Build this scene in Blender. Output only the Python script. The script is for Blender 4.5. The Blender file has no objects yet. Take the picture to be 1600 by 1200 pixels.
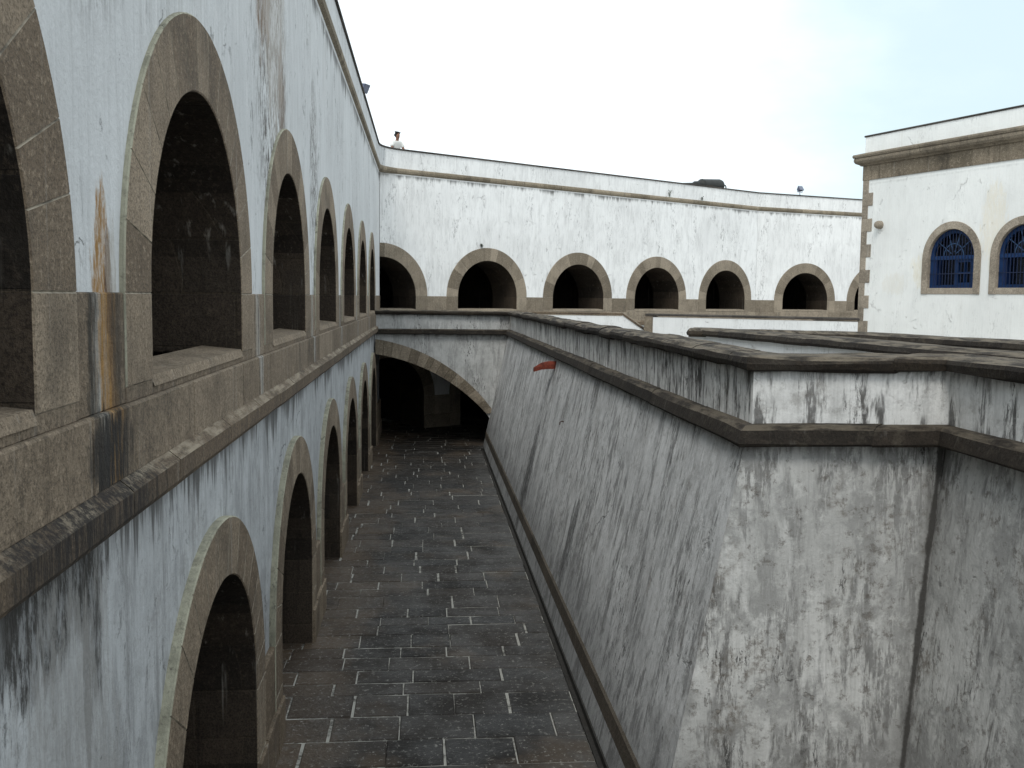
import bpy, math, random
from mathutils import Vector, Matrix, noise as mnoise
R = math.radians
S = 1.6            # metres per unit of the survey grid
ZG = 3.11          # the camera's height above the paving, same unit
rnd = random.Random(7)
scene = bpy.context.scene
C = scene.collection

# ------------------------------------------------------------ camera, sky, sun, exposure
cam_d = bpy.data.cameras.new('camera'); cam = bpy.data.objects.new('camera', cam_d); C.objects.link(cam)
yaw, pitch, roll = .0886, -.0874, .0119
cam.matrix_world = (Matrix.Translation((0, 0, ZG * S)) @ Matrix.Rotation(-yaw, 4, 'Z')
                    @ Matrix.Rotation(math.pi / 2 + pitch, 4, 'X') @ Matrix.Rotation(roll, 4, 'Z'))
cam_d.sensor_width = 36; cam_d.lens = 36 * 1549.5 / 1600; cam_d.clip_start = .05; cam_d.clip_end = 3000
scene.camera = cam
SUN_EL, SUN_AZ = 50, 200          # azimuth clockwise from +Y
world = bpy.data.worlds.new("World"); scene.world = world; world.use_nodes = True
nt = world.node_tree; nt.nodes.clear()
wo = nt.nodes.new('ShaderNodeOutputWorld'); bg = nt.nodes.new('ShaderNodeBackground')
sky = nt.nodes.new('ShaderNodeTexSky'); sky.sky_type = 'NISHITA'; sky.sun_disc = False
sky.sun_elevation = R(SUN_EL); sky.sun_rotation = R(SUN_AZ); sky.air_density = 1; sky.dust_density = 3; sky.ozone_density = 1
tc = nt.nodes.new('ShaderNodeTexCoord')
mp = nt.nodes.new('ShaderNodeMapping'); mp.inputs['Scale'].default_value = (1, 1, 2.2)
nt.links.new(tc.outputs['Generated'], mp.inputs['Vector'])
nz = nt.nodes.new('ShaderNodeTexNoise'); nz.inputs['Scale'].default_value = 2.1; nz.inputs['Detail'].default_value = 8; nz.inputs['Roughness'].default_value = .55
nt.links.new(mp.outputs[0], nz.inputs['Vector'])
dp = nt.nodes.new('ShaderNodeVectorMath'); dp.operation = 'DOT_PRODUCT'
nt.links.new(tc.outputs['Generated'], dp.inputs[0])
_d = Vector((.72, 1, .14)).normalized(); dp.inputs[1].default_value = _d   # a thinner, bluer stretch of cloud over the house
ad = nt.nodes.new('ShaderNodeMath'); ad.operation = 'MULTIPLY_ADD'; ad.inputs[1].default_value = -6.0; ad.inputs[2].default_value = 5.86
nt.links.new(dp.outputs['Value'], ad.inputs[0])
ad2 = nt.nodes.new('ShaderNodeMath'); ad2.operation = 'ADD'
nt.links.new(ad.outputs[0], ad2.inputs[0]); nt.links.new(nz.outputs[0], ad2.inputs[1])
mr = nt.nodes.new('ShaderNodeMapRange'); mr.interpolation_type = 'SMOOTHSTEP'
mr.inputs['From Min'].default_value = .42; mr.inputs['From Max'].default_value = .88
nt.links.new(ad2.outputs[0], mr.inputs['Value'])
cl = nt.nodes.new('ShaderNodeMix'); cl.data_type = 'RGBA'
cl.inputs['A'].default_value = (6.5, 8.0, 8.6, 1); cl.inputs['B'].default_value = (10.7, 11.6, 12.1, 1)
nt.links.new(mr.outputs[0], cl.inputs['Factor'])
mx = nt.nodes.new('ShaderNodeMix'); mx.data_type = 'RGBA'; mx.inputs['Factor'].default_value = .9
nt.links.new(sky.outputs[0], mx.inputs['A']); nt.links.new(cl.outputs['Result'], mx.inputs['B'])
nt.links.new(mx.outputs['Result'], bg.inputs['Color']); bg.inputs['Strength'].default_value = .105
nt.links.new(bg.outputs[0], wo.inputs[0])
sd = bpy.data.lights.new('sun', 'SUN'); so = bpy.data.objects.new('sun', sd); C.objects.link(so)
sd.energy = 1.2; sd.angle = R(18); sd.color = (1, .96, .9)
so.rotation_euler = (R(90 - SUN_EL), 0, R(180 - SUN_AZ) + math.pi)
_sv = Vector((math.sin(R(SUN_AZ)) * math.cos(R(SUN_EL)), math.cos(R(SUN_AZ)) * math.cos(R(SUN_EL)), math.sin(R(SUN_EL))))
so.rotation_euler = _sv.to_track_quat('Z', 'Y').to_euler()
scene.view_settings.view_transform = 'Standard'; scene.view_settings.look = 'None'
scene.view_settings.gamma = 1; scene.view_settings.use_curve_mapping = False
scene.view_settings.exposure = 0.25

# ------------------------------------------------------------ shader helpers
class NT:
    def __init__(s, name):
        s.m = bpy.data.materials.new(name); s.m.use_nodes = True; s.t = s.m.node_tree
        s.b = s.t.nodes['Principled BSDF']; s.b.inputs['Specular IOR Level'].default_value = .3
        s.tc = s.t.nodes.new('ShaderNodeTexCoord'); s.P = s.tc.outputs['Object']
        sp = s.t.nodes.new('ShaderNodeSeparateXYZ'); s.t.links.new(s.P, sp.inputs[0]); s.X, s.Y, s.Z = sp.outputs
    def put(s, sock, v):
        if isinstance(v, (int, float)): sock.default_value = v
        elif isinstance(v, (tuple, list)): sock.default_value = (*v, 1) if len(v) == 3 and sock.type == 'RGBA' else v
        else: s.t.links.new(v, sock)
    def op(s, o, a, b=0., c=0.):
        n = s.t.nodes.new('ShaderNodeMath'); n.operation = o; s.put(n.inputs[0], a); s.put(n.inputs[1], b); s.put(n.inputs[2], c); return n.outputs[0]
    def add(s, a, b): return s.op('ADD', a, b)
    def sub(s, a, b): return s.op('SUBTRACT', a, b)
    def mul(s, a, b): return s.op('MULTIPLY', a, b)
    def sc(s, v, off=(0, 0, 0), P=None):
        n = s.t.nodes.new('ShaderNodeMapping'); s.t.links.new(P or s.P, n.inputs[0]); n.inputs['Scale'].default_value = v; n.inputs['Location'].default_value = off; return n.outputs[0]
    def noise(s, scale=(1, 1, 1), detail=4, rough=.55, off=(0, 0, 0), dist=0., P=None):
        if isinstance(scale, (int, float)): scale = (scale,) * 3
        n = s.t.nodes.new('ShaderNodeTexNoise'); s.t.links.new(s.sc(scale, off, P), n.inputs['Vector'])
        n.inputs['Scale'].default_value = 1; n.inputs['Detail'].default_value = detail; n.inputs['Roughness'].default_value = rough; n.inputs['Distortion'].default_value = dist
        return n.outputs['Fac']
    def voro(s, scale, feature='F1', off=(0, 0, 0)):
        if isinstance(scale, (int, float)): scale = (scale,) * 3
        n = s.t.nodes.new('ShaderNodeTexVoronoi'); n.feature = feature; n.inputs['Scale'].default_value = 1
        s.t.links.new(s.sc(scale, off), n.inputs['Vector']); return n.outputs['Distance']
    def step(s, v, a, b, lo=0., hi=1.):
        n = s.t.nodes.new('ShaderNodeMapRange'); n.interpolation_type = 'SMOOTHSTEP'
        s.put(n.inputs['Value'], v); n.inputs['From Min'].default_value = min(a, b); n.inputs['From Max'].default_value = max(a, b)
        n.inputs['To Min'].default_value = lo if a < b else hi; n.inputs['To Max'].default_value = hi if a < b else lo
        return n.outputs[0]
    def mix(s, f, a, b):
        n = s.t.nodes.new('ShaderNodeMix'); n.data_type = 'RGBA'; s.put(n.inputs['Factor'], f); s.put(n.inputs['A'], a); s.put(n.inputs['B'], b); return n.outputs['Result']
    def attr(s, name='rnd'):
        n = s.t.nodes.new('ShaderNodeAttribute'); n.attribute_name = name; return n.outputs['Fac']
    def bump(s, h, dist, strength=1., prev=None):
        n = s.t.nodes.new('ShaderNodeBump'); s.put(n.inputs['Height'], h); n.inputs['Distance'].default_value = dist; n.inputs['Strength'].default_value = strength
        if prev: s.t.links.new(prev, n.inputs['Normal'])
        return n.outputs[0]
    def done(s, col, rough=.9, normal=None, metallic=0.):
        s.put(s.b.inputs['Base Color'], col); s.put(s.b.inputs['Roughness'], rough); s.b.inputs['Metallic'].default_value = metallic
        if normal: s.t.links.new(normal, s.b.inputs['Normal'])
        return s.m

def M(v): return v * S
def zM(z): return z * S     # local frames keep z = 0 at the camera's height

def plaster(name, base, grime, streak=.5, mold=.4, chips=.3, ztop=None, topdrip=0., patches=(), cracks=.4, freq=1., zsplash=None, smear=0., blotch=0., specks=(), seam=None):
    n = NT(name)
    big = n.noise(.35, 4, .6)
    med = n.noise((2.2 * freq, 2.2, 1.1), 6, .62, (3, 1, 7))
    fine = n.noise(26, 4, .7)
    col = n.mix(n.step(big, .35, .68), base, tuple(c * .88 for c in base))
    col = n.mix(n.mul(n.step(med, .48, .74), .35), col, tuple(c * .72 + .02 for c in base))
    # rain streaks running down
    s1 = n.noise((5.5 * freq, 5.5, .35), 5, .65, (11, 2, 0), .15)
    s2 = n.noise((15 * freq, 15, .7), 5, .7, (1, 5, 3), .1)
    col = n.mix(n.mul(n.step(n.noise((24 * freq, 24, 1.3), 5, .75, (2, 9, 3)), .44, .66), streak * .45), col, tuple(c * .55 for c in base))
    col = n.mix(n.mul(n.step(n.noise((7 * freq, 7, .6), 5, .7, (5, 9, 3)), .52, .70), streak * .4), col, tuple(min(.8, c * 1.35) for c in base))
    zone = n.step(n.noise((.5, .5, .35), 3, .5, (9, 9, 2)), .40, .62)
    sm = n.mul(n.step(s1, .50, .72), n.add(.35, n.mul(zone, .65)))
    sm = n.add(n.mul(sm, .75), n.mul(n.step(s2, .55, .74), n.mul(zone, .45)))
    col = n.mix(n.op('MINIMUM', n.mul(sm, streak), .92), col, grime)
    # black mould specks clustered along streaks
    cl = n.noise((1.5 * freq, 1.5, .5), 4, .6, (4, 8, 15), .3)
    sp = n.noise((20, 20, 5), 6, .8, (2, 2, 2), .2)
    mm = n.mul(n.step(cl, .48, .66), n.step(sp, .53, .60))
    col = n.mix(n.op('MINIMUM', n.mul(mm, mold * 1.6), 1.), col, (.045, .044, .042))
    if smear:
        a = n.noise((3.4 * freq, 3.4, .9), 5, .65, (7, 7, 1), .2); b = n.noise((13, 13, 2.2), 6, .75, (1, 2, 9), .2)
        col = n.mix(n.mul(n.mul(n.step(a, .46, .56), n.step(b, .42, .54)), smear), col, (.075, .073, .07))
    if blotch:
        a = n.noise(2.4, 8, .74, (3, 7, 5), .2); b = n.noise(5.5, 7, .75, (9, 2, 5), .3)
        col = n.mix(n.mul(n.step(n.noise(.55, 5, .6, (3, 17, 5)), .42, .62), blotch * .6), col, tuple(c * .6 for c in base))
        col = n.mix(n.mul(n.step(a, .47, .62), blotch), col, tuple(c * .52 for c in base))
        col = n.mix(n.mul(n.step(b, .52, .70), blotch * .5), col, tuple(c * 1.2 for c in base))
        col = n.mix(n.mul(n.step(n.noise(9, 7, .8, (9, 9, 5)), .54, .64), blotch * .6), col, (.10, .085, .07))
        col = n.mix(n.mul(n.mul(n.step(n.noise(1.3, 6, .7, (19, 9, 5)), .52, .64), n.step(n.noise(11, 6, .8, (1, 9, 5)), .42, .6)), blotch * .7), col, (.115, .095, .072))
    for (cx, cz, rx, rz) in specks:
        ex = n.op('POWER', n.mul(n.sub(n.X, cx), 1 / rx), 2); ez = n.op('POWER', n.mul(n.sub(n.Z, cz), 1 / rz), 2)
        col = n.mix(n.mul(n.mul(n.step(n.add(ex, ez), 1.2, .2), n.step(sp, .48, .55)), .9), col, (.10, .09, .08))
    # flaked paint
    fl = n.noise((5, 5, 4), 7, .72, (7, 3, 1), .6)
    fm = n.mul(n.step(fl, .62, .655), n.step(n.noise(.7, 2, .5, (5, 5, 5)), .45, .6))
    col = n.mix(n.mul(fm, chips), col, tuple(c * .5 + .02 for c in (.42, .38, .33)))
    # hair cracks
    cr = n.voro(.55, 'DISTANCE_TO_EDGE')
    wob = n.noise(2.2, 5, .7)
    n2 = n.t.nodes.new('ShaderNodeTexVoronoi'); n2.feature = 'DISTANCE_TO_EDGE'; n2.inputs['Scale'].default_value = .5
    vm = n.t.nodes.new('ShaderNodeVectorMath'); vm.operation = 'ADD'
    cmb = n.t.nodes.new('ShaderNodeCombineXYZ'); n.put(cmb.inputs[0], n.mul(wob, .7)); n.put(cmb.inputs[2], n.mul(n.noise(1.7, 5, .7, (8, 1, 1)), .8))
    n.t.links.new(n.P, vm.inputs[0]); n.t.links.new(cmb.outputs[0], vm.inputs[1]); n.t.links.new(vm.outputs[0], n2.inputs['Vector'])
    ck = n.mul(n.step(n2.outputs['Distance'], .012, .002), n.step(n.noise(.9, 4, .65, (1, 7, 1)), .56, .62))
    col = n.mix(n.mul(ck, cracks), col, (.05, .048, .045))
    # dark wash under ledge or coping
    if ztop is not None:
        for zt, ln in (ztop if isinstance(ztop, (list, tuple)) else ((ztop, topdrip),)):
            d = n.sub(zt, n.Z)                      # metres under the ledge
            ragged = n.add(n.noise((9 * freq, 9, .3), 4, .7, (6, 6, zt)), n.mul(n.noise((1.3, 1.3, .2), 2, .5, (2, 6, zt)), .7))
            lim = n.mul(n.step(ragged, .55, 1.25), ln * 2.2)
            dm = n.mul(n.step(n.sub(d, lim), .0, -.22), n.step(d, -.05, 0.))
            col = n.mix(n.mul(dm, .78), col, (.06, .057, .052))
    if zsplash is not None:
        h = n.sub(n.Z, zsplash)
        col = n.mix(n.mul(n.step(n.add(h, n.mul(n.noise(1.6, 4, .6), 1.6)), 1.9, .6), .5), col, tuple(c * .7 for c in grime))
    for (cx, cz, rx, rz, colr, amt) in patches:
        ex = n.op('POWER', n.mul(n.sub(n.X, cx), 1 / rx), 2); ez = n.op('POWER', n.mul(n.sub(n.Z, cz), 1 / rz), 2)
        e = n.add(n.add(ex, ez), n.mul(n.sub(n.noise((9, 9, 1.8), 8, .78, (cx, 0, cz), .3), .5), 4.5))
        col = n.mix(n.mul(n.mul(n.step(e, 1.05, .45), n.step(sp, .40, .56, .45, 1.)), amt), col, colr)
    if seam:     # dark line with a softer band beside it, down the re-entrant corner
        x0, z0, sl, w = seam
        d = n.op('ABSOLUTE', n.sub(n.X, n.add(x0, n.mul(n.sub(n.Z, z0), sl))))
        d = n.sub(d, n.mul(n.sub(n.noise((3, 3, 1.6), 7, .75, (1, 1, 4)), .42), w * 3.2))
        col = n.mix(n.mul(n.step(d, w * .9, w * .1), .93), col, (.022, .020, .018))
        col = n.mix(n.mul(n.step(d, w * 5, w), .35), col, (.10, .097, .09))
    hgt = n.add(n.mul(med, 1.2), n.add(n.mul(fine, .28), n.mul(fm, -.5)))
    hgt = n.add(hgt, n.mul(ck, -.5))
    return n.done(col, .93, n.bump(hgt, .03, .8))

def stone(name, c1, c2, dark=.5, streak=.4, lichen=0., courses=None, speck=1., patches=(), bump=.6, pale=.25, light_top=0.):
    n = NT(name)
    r = n.attr()
    col = n.mix(r, tuple(c * .86 for c in c1), tuple(c * 1.1 for c in c2))
    col = n.mix(n.mul(n.step(n.noise(1.6, 5, .6), .42, .7), .45), col, tuple(c * .62 for c in c1))
    g = n.noise(55, 3, .75); g2 = n.noise(22, 5, .8, (4, 4, 4))
    col = n.mix(n.mul(n.step(g, .48, .58), .55 * speck), col, tuple(c * .30 for c in c1))
    col = n.mix(n.mul(n.step(g2, .52, .62), .4 * speck), col, tuple(min(1, c * 1.6) for c in c2))
    st = n.noise((9, 9, .5), 5, .65, (3, 0, 0))
    col = n.mix(n.mul(n.step(st, .52, .74), streak), col, tuple(c * .38 for c in c1))
    st2 = n.noise((13, 13, .4), 3, .6, (8, 0, 3))
    col = n.mix(n.mul(n.step(st2, .60, .76), pale), col, (.42, .40, .36))
    pt = n.noise((1.2, 1.2, .9), 6, .66, (5, 9, 2))
    col = n.mix(n.mul(n.step(pt, .5, .68), dark), col, (.035, .03, .024))
    if lichen:
        l = n.noise(6, 6, .75, (1, 1, 8)); col = n.mix(n.mul(n.step(l, .52, .64), lichen), col, (.24, .215, .16))
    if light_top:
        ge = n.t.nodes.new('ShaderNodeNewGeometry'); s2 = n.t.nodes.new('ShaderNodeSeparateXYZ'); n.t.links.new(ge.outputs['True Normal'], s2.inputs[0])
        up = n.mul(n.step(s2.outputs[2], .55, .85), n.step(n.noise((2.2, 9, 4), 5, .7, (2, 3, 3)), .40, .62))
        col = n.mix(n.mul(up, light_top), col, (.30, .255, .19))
    h = n.add(n.mul(g2, .5), n.add(n.mul(n.noise(7, 5, .65), 1.2), n.mul(g, .25)))
    if courses:
        w, hh = courses
        br = n.t.nodes.new('ShaderNodeTexBrick'); br.inputs['Scale'].default_value = 1
        br.inputs['Brick Width'].default_value = w; br.inputs['Row Height'].default_value = hh; br.inputs['Mortar Size'].default_value = .012; br.inputs['Mortar Smooth'].default_value = .3
        cb = n.t.nodes.new('ShaderNodeCombineXYZ'); n.put(cb.inputs[0], n.add(n.X, n.Y)); n.put(cb.inputs[1], n.Z); n.t.links.new(cb.outputs[0], br.inputs['Vector'])
        br.inputs['Color1'].default_value = (.7, .7, .7, 1); br.inputs['Color2'].default_value = (1.15, 1.1, 1.05, 1)
        mm = n.t.nodes.new('ShaderNodeMix'); mm.data_type = 'RGBA'; mm.blend_type = 'MULTIPLY'; mm.inputs['Factor'].default_value = .9
        br.inputs['Mortar'].default_value = (1.1, 1.08, 1, 1)
        n.put(mm.inputs['A'], col); n.t.links.new(br.outputs['Color'], mm.inputs['B']); col = mm.outputs['Result']
        h = n.add(h, n.mul(br.outputs['Fac'], -1.2))
    for (cx, cz, rx, rz, colr, amt) in patches:
        X_ = n.sub(n.X, cx)
        X_ = n.add(X_, n.mul(n.sub(n.noise((3, 3, 2.2), 4, .65, (cz, 2, cx)), .5), .22))
        if amt < 0: X_ = n.sub(n.mul(n.op('FRACT', n.add(n.mul(X_, 1 / (2.936 * S)), 100.5)), 2.936 * S), 2.936 * S / 2)
        ex = n.op('POWER', n.op('ABSOLUTE', n.mul(X_, 1 / rx)), 2); ez = n.op('POWER', n.op('ABSOLUTE', n.mul(n.sub(n.Z, cz), 1 / rz)), 4)
        e = n.add(n.add(ex, ez), n.mul(n.sub(n.noise((18, 18, 1.6), 8, .78, (cx, 0, cz)), .5), 4.4))
        col = n.mix(n.mul(n.mul(n.step(e, 1.2, .3), n.step(n.noise((26, 26, 2.4), 6, .8, (cz, 5, cx)), .38, .56, .30, 1.)), abs(amt)), col, colr)
    return n.done(col, .88, n.bump(h, .02, bump))

def plain(name, col, rough=.6, metallic=0., var=.25, sc=6):
    n = NT(name)
    c = n.mix(n.step(n.noise(sc, 5, .6), .35, .7), col, tuple(x * (1 - var) for x in col))
    return n.done(c, rough, n.bump(n.noise(sc * 5, 3, .6), .004, .5), metallic)

# ------------------------------------------------------------ mesh helpers
class MB:
    def __init__(s): s.v = []; s.f = []; s.r = []; s.mi = {}
    def poly(s, pts, r=.5):
        i = len(s.v); s.v += [tuple(p) for p in pts]; s.f.append(tuple(range(i, i + len(pts)))); s.r.append(r)
    def faces(s, pts, fs, r=.5):
        i = len(s.v); s.v += [tuple(p) for p in pts]
        for f in fs: s.f.append(tuple(i + k for k in f)); s.r.append(r)
    def box(s, x0, x1, y0, y1, z0, z1, r=.5):
        s.faces([(x0, y0, z0), (x1, y0, z0), (x1, y1, z0), (x0, y1, z0), (x0, y0, z1), (x1, y0, z1), (x1, y1, z1), (x0, y1, z1)],
                [(0, 3, 2, 1), (4, 5, 6, 7), (0, 1, 5, 4), (1, 2, 6, 5), (2, 3, 7, 6), (3, 0, 4, 7)], r)
    def block(s, x0, x1, y0, y1, z0, z1, ch, r=.5):
        """box with chamfered edges on the outward (low y) face"""
        a = [(x0, y1, z0), (x1, y1, z0), (x1, y1, z1), (x0, y1, z1)]
        m = [(x0, y0 + ch, z0), (x1, y0 + ch, z0), (x1, y0 + ch, z1), (x0, y0 + ch, z1)]
        f = [(x0 + ch, y0, z0 + ch), (x1 - ch, y0, z0 + ch), (x1 - ch, y0, z1 - ch), (x0 + ch, y0, z1 - ch)]
        fs = [(8, 9, 10, 11)]
        for k in range(4):
            j = (k + 1) % 4; fs += [(4 + k, 4 + j, 8 + j, 8 + k), (k, j, 4 + j, 4 + k)]
        s.faces(a + m + f, fs, r)
    def obj(s, name, mat, parent=None, world=False, scale=S, smooth=False, merge=False, extra=None):
        me = bpy.data.meshes.new(name)
        vs = [Vector(v) * scale for v in s.v]
        if world: vs = [v + Vector((0, 0, ZG * S)) for v in vs]
        if parent is not None and world:
            inv = FR[parent.name]; vs = [inv @ v for v in vs]
        me.from_pydata(vs, [], s.f)
        a = me.attributes.new('rnd', 'FLOAT', 'FACE'); a.data.foreach_set('value', s.r)
        me.materials.append(mat)
        if s.mi and isinstance(extra, (list, tuple)):
            for m_ in extra: me.materials.append(m_)
            for k_, i_ in s.mi.items(): me.polygons[k_].material_index = i_
        if merge or smooth:
            import bmesh
            bm = bmesh.new(); bm.from_mesh(me); bmesh.ops.remove_doubles(bm, verts=bm.verts, dist=.0005); bmesh.ops.recalc_face_normals(bm, faces=bm.faces); bm.to_mesh(me); bm.free()
        if smooth:
            me.polygons.foreach_set('use_smooth', [True] * len(me.polygons))
        me.update()
        o = bpy.data.objects.new(name, me); C.objects.link(o)
        if parent is not None: o.parent = parent
        return o
FR = {}
def tag(o, label, cat, group=None, kind=None):
    if label: o['label'] = label
    if cat: o['category'] = cat
    if group: o['group'] = group
    if kind: o['kind'] = kind
    return o
def thing(name, p, d, label, cat, z=0., group=None):
    """Empty whose local x runs along d (u), local y goes into the wall, z = 0 at eye level"""
    o = bpy.data.objects.new(name, None); C.objects.link(o); o.empty_display_size = .3
    a = math.atan2(d[1], d[0])
    mw = Matrix.Translation((p[0] * S, p[1] * S, (ZG + z) * S)) @ Matrix.Rotation(a, 4, 'Z')
    o.matrix_world = mw; FR[o.name] = mw.inverted()
    return tag(o, label, cat, group)

def panel(mb, u0, u1, z0, z1, y, arches=(), seg=18):
    """upright sheet with openings; arches = (centre, radius, spring height, bottom, kind)"""
    xs = {u0, u1}
    for (c, r, zs, zb, k) in arches:
        if c + r < u0 or c - r > u1: continue
        if k == 'a':
            for i in range(seg + 1):
                xs.add(round(c - r * math.cos(math.pi * i / seg), 5))
        else: xs |= {c - r, c + r}
    xs = sorted(x for x in xs if u0 - 1e-6 <= x <= u1 + 1e-6)
    for a, b in zip(xs, xs[1:]):
        if b - a < 1e-5: continue
        m = (a + b) / 2; hit = None
        for A in arches:
            if abs(m - A[0]) < A[1]: hit = A
        if not hit:
            mb.poly([(a, y, z0), (b, y, z0), (b, y, z1), (a, y, z1)])
        else:
            c, r, zs, zb, k = hit
            top = (lambda x: zs + math.sqrt(max(0, r * r - (x - c) ** 2))) if k == 'a' else (lambda x: zs)
            if min(top(a), top(b)) < z1 - 1e-5: mb.poly([(a, y, max(z0, top(a))), (b, y, max(z0, top(b))), (b, y, z1), (a, y, z1)])
            if zb > z0 + 1e-5: mb.poly([(a, y, z0), (b, y, z0), (b, y, min(zb, z1)), (a, y, min(zb, z1))])

def arch_ring(mb, c, ri, ro, zs, zb, yf, yb, T, nv=13, jamb=(.42,), ch=.006, seed=0, sub=3, clip=None, sz=1.):
    """voussoirs and jamb blocks: face, chamfers, outer edge back to yb, reveal back to T"""
    q = random.Random(seed)
    def blk(inner, outer, r):
        # inner / outer: polylines (x, z) of the same length
        n = len(inner)
        cx = sum(p[0] for p in inner + outer) / (2 * n); cz = sum(p[1] for p in inner + outer) / (2 * n)
        def ins(p):
            dx, dz = cx - p[0], cz - p[1]; l = math.hypot(dx, dz) or 1; k = ch * 1.3 / l
            return (p[0] + dx * k, p[1] + dz * k)
        pts = [(x, yf + ch, z) for x, z in inner] + [(x, yf + ch, z) for x, z in outer]
        fr = [(ins(p)[0], yf, ins(p)[1]) for p in inner] + [(ins(p)[0], yf, ins(p)[1]) for p in outer]
        bi = [(x, T, z) for x, z in inner]; bo = [(x, yb, z) for x, z in outer]
        fs = []
        for i in range(n - 1):
            fs.append((2 * n + i, 2 * n + i + 1, 3 * n + i + 1, 3 * n + i))          # face
            fs.append((i, i + 1, 2 * n + i + 1, 2 * n + i)); fs.append((n + i, n + i + 1, 3 * n + i + 1, 3 * n + i))
            fs.append((i, i + 1, 4 * n + i + 1, 4 * n + i)); fs.append((n + i, n + i + 1, 5 * n + i + 1, 5 * n + i))
        fs += [(0, n, 3 * n, 2 * n), (n - 1, 2 * n - 1, 4 * n - 1, 3 * n - 1)]
        f0 = len(mb.f); mb.faces(pts + fr + bi + bo, fs, r)
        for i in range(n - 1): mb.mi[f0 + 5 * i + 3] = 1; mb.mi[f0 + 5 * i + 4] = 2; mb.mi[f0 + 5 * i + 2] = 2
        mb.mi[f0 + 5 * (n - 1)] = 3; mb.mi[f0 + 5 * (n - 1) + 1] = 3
    an = [0]
    for i in range(nv): an.append(an[-1] + 1 + q.uniform(-.18, .18))
    an = [math.pi * a / an[-1] for a in an]
    for a0, a1 in zip(an, an[1:]):
        inn = [(c - ri * math.cos(a0 + (a1 - a0) * k / sub), zs + sz * ri * math.sin(a0 + (a1 - a0) * k / sub)) for k in range(sub + 1)]
        out = [(c - ro * math.cos(a0 + (a1 - a0) * k / sub), zs + sz * ro * math.sin(a0 + (a1 - a0) * k / sub)) for k in range(sub + 1)]
        if clip and any(p[0] < clip for p in out + inn):
            if all(p[0] < clip for p in out + inn): continue
        blk(inn, out, q.random())
    for sgn in (-1, 1):
        z = zs
        hs = []
        rem = zs - zb
        while rem > .02:
            h = min(rem, q.uniform(*jamb) if len(jamb) > 1 else jamb[0])
            if rem - h < .12: h = rem
            hs.append(h); rem -= h
        for h in hs:
            xi, xo = c + sgn * ri, c + sgn * ro
            if clip and min(xi, xo) < clip: z -= h; continue
            blk([(xi, z), (xi, z - h)], [(xo, z), (xo, z - h)], q.random()); z -= h

def offset_path(path, d):
    """offset to the left of the heading (into the wall) by d, mitred"""
    out = []
    for i, p in enumerate(path):
        def nrm(a, b):
            dx, dy = b[0] - a[0], b[1] - a[1]; l = math.hypot(dx, dy); return (-dy / l, dx / l)
        n1 = nrm(path[i - 1], p) if i > 0 else None; n2 = nrm(p, path[i + 1]) if i < len(path) - 1 else None
        if n1 is None: n1 = n2
        if n2 is None: n2 = n1
        m = (n1[0] + n2[0], n1[1] + n2[1]); l2 = m[0] ** 2 + m[1] ** 2
        k = 2 * d / l2
        out.append((p[0] + m[0] * k, p[1] + m[1] * k))
    return out
def sweep(mb, path, prof, i0=0, i1=None, seg=.5, gap=.004, seed=1, wob=.0, cap=True, closed=True, jit=(.75, 1.35)):
    """profile (depth into the wall, z) swept along the path (world units), cut into stones of about seg length"""
    q = random.Random(seed); i1 = len(path) - 1 if i1 is None else i1
    offs = [offset_path(path, d) for d, z in prof]; n = len(prof)
    for i in range(i0, i1):
        L = math.hypot(path[i + 1][0] - path[i][0], path[i + 1][1] - path[i][1])
        ts = [0.]
        if seg:
            while ts[-1] < L: ts.append(ts[-1] + seg * q.uniform(*jit))
            ts = [t / L for t in ts[:-1] if t < L - seg * .4 or t == 0] + [1.]
        else: ts = [0., 1.]
        for a, b in zip(ts, ts[1:]):
            r = q.random(); dz = q.uniform(-wob, wob); dy = q.uniform(-wob, wob)
            ga = gap / L if a > 0 else 0; gb = gap / L if b < 1 else 0
            sub = max(1, int((b - a) * L / .22)) if wob else 1
            rows = []
            tt = [a + ga + (b - gb - a - ga) * k / sub for k in range(sub + 1)]
            for t in tt:
                row = []
                for k in range(n):
                    x = offs[k][i][0] + (offs[k][i + 1][0] - offs[k][i][0]) * t; y = offs[k][i][1] + (offs[k][i + 1][1] - offs[k][i][1]) * t
                    z = prof[k][1]
                    if wob:
                        v = mnoise.noise(Vector((x * 2.3, y * 2.3, z * 5 + k))) * wob * 1.6; z += v + (dz if 0 < t < 1 else 0) * .6
                    row.append((x, y, z))
                rows.append(row)
            pts = [p for row in rows for p in row]; fs = []
            for u in range(sub):
                for k in range(n if closed else n - 1):
                    j = (k + 1) % n; fs.append((u * n + k, u * n + j, (u + 1) * n + j, (u + 1) * n + k))
            if closed and cap: fs += [tuple(range(n)), tuple(sub * n + k for k in range(n))]
            mb.faces(pts, fs, r)
def tube(mb, pts, r, n=8, rr=.5):
    rings = []
    for i, p in enumerate(pts):
        p = Vector(p); a = Vector(pts[max(0, i - 1)]); b = Vector(pts[min(len(pts) - 1, i + 1)]); t = (b - a).normalized()
        u = t.cross(Vector((0, 0, 1))); u = u.normalized() if u.length > .01 else Vector((1, 0, 0)); w = t.cross(u)
        ra = r[i] if isinstance(r, (list, tuple)) else r
        rings.append([p + (u * math.cos(2 * math.pi * k / n) + w * math.sin(2 * math.pi * k / n)) * ra for k in range(n)])
    fs = [(i * n + k, i * n + (k + 1) % n, (i + 1) * n + (k + 1) % n, (i + 1) * n + k) for i in range(len(pts) - 1) for k in range(n)]
    fs += [tuple(range(n)), tuple((len(pts) - 1) * n + k for k in range(n))]
    mb.faces([v for q in rings for v in q], fs, rr)

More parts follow.
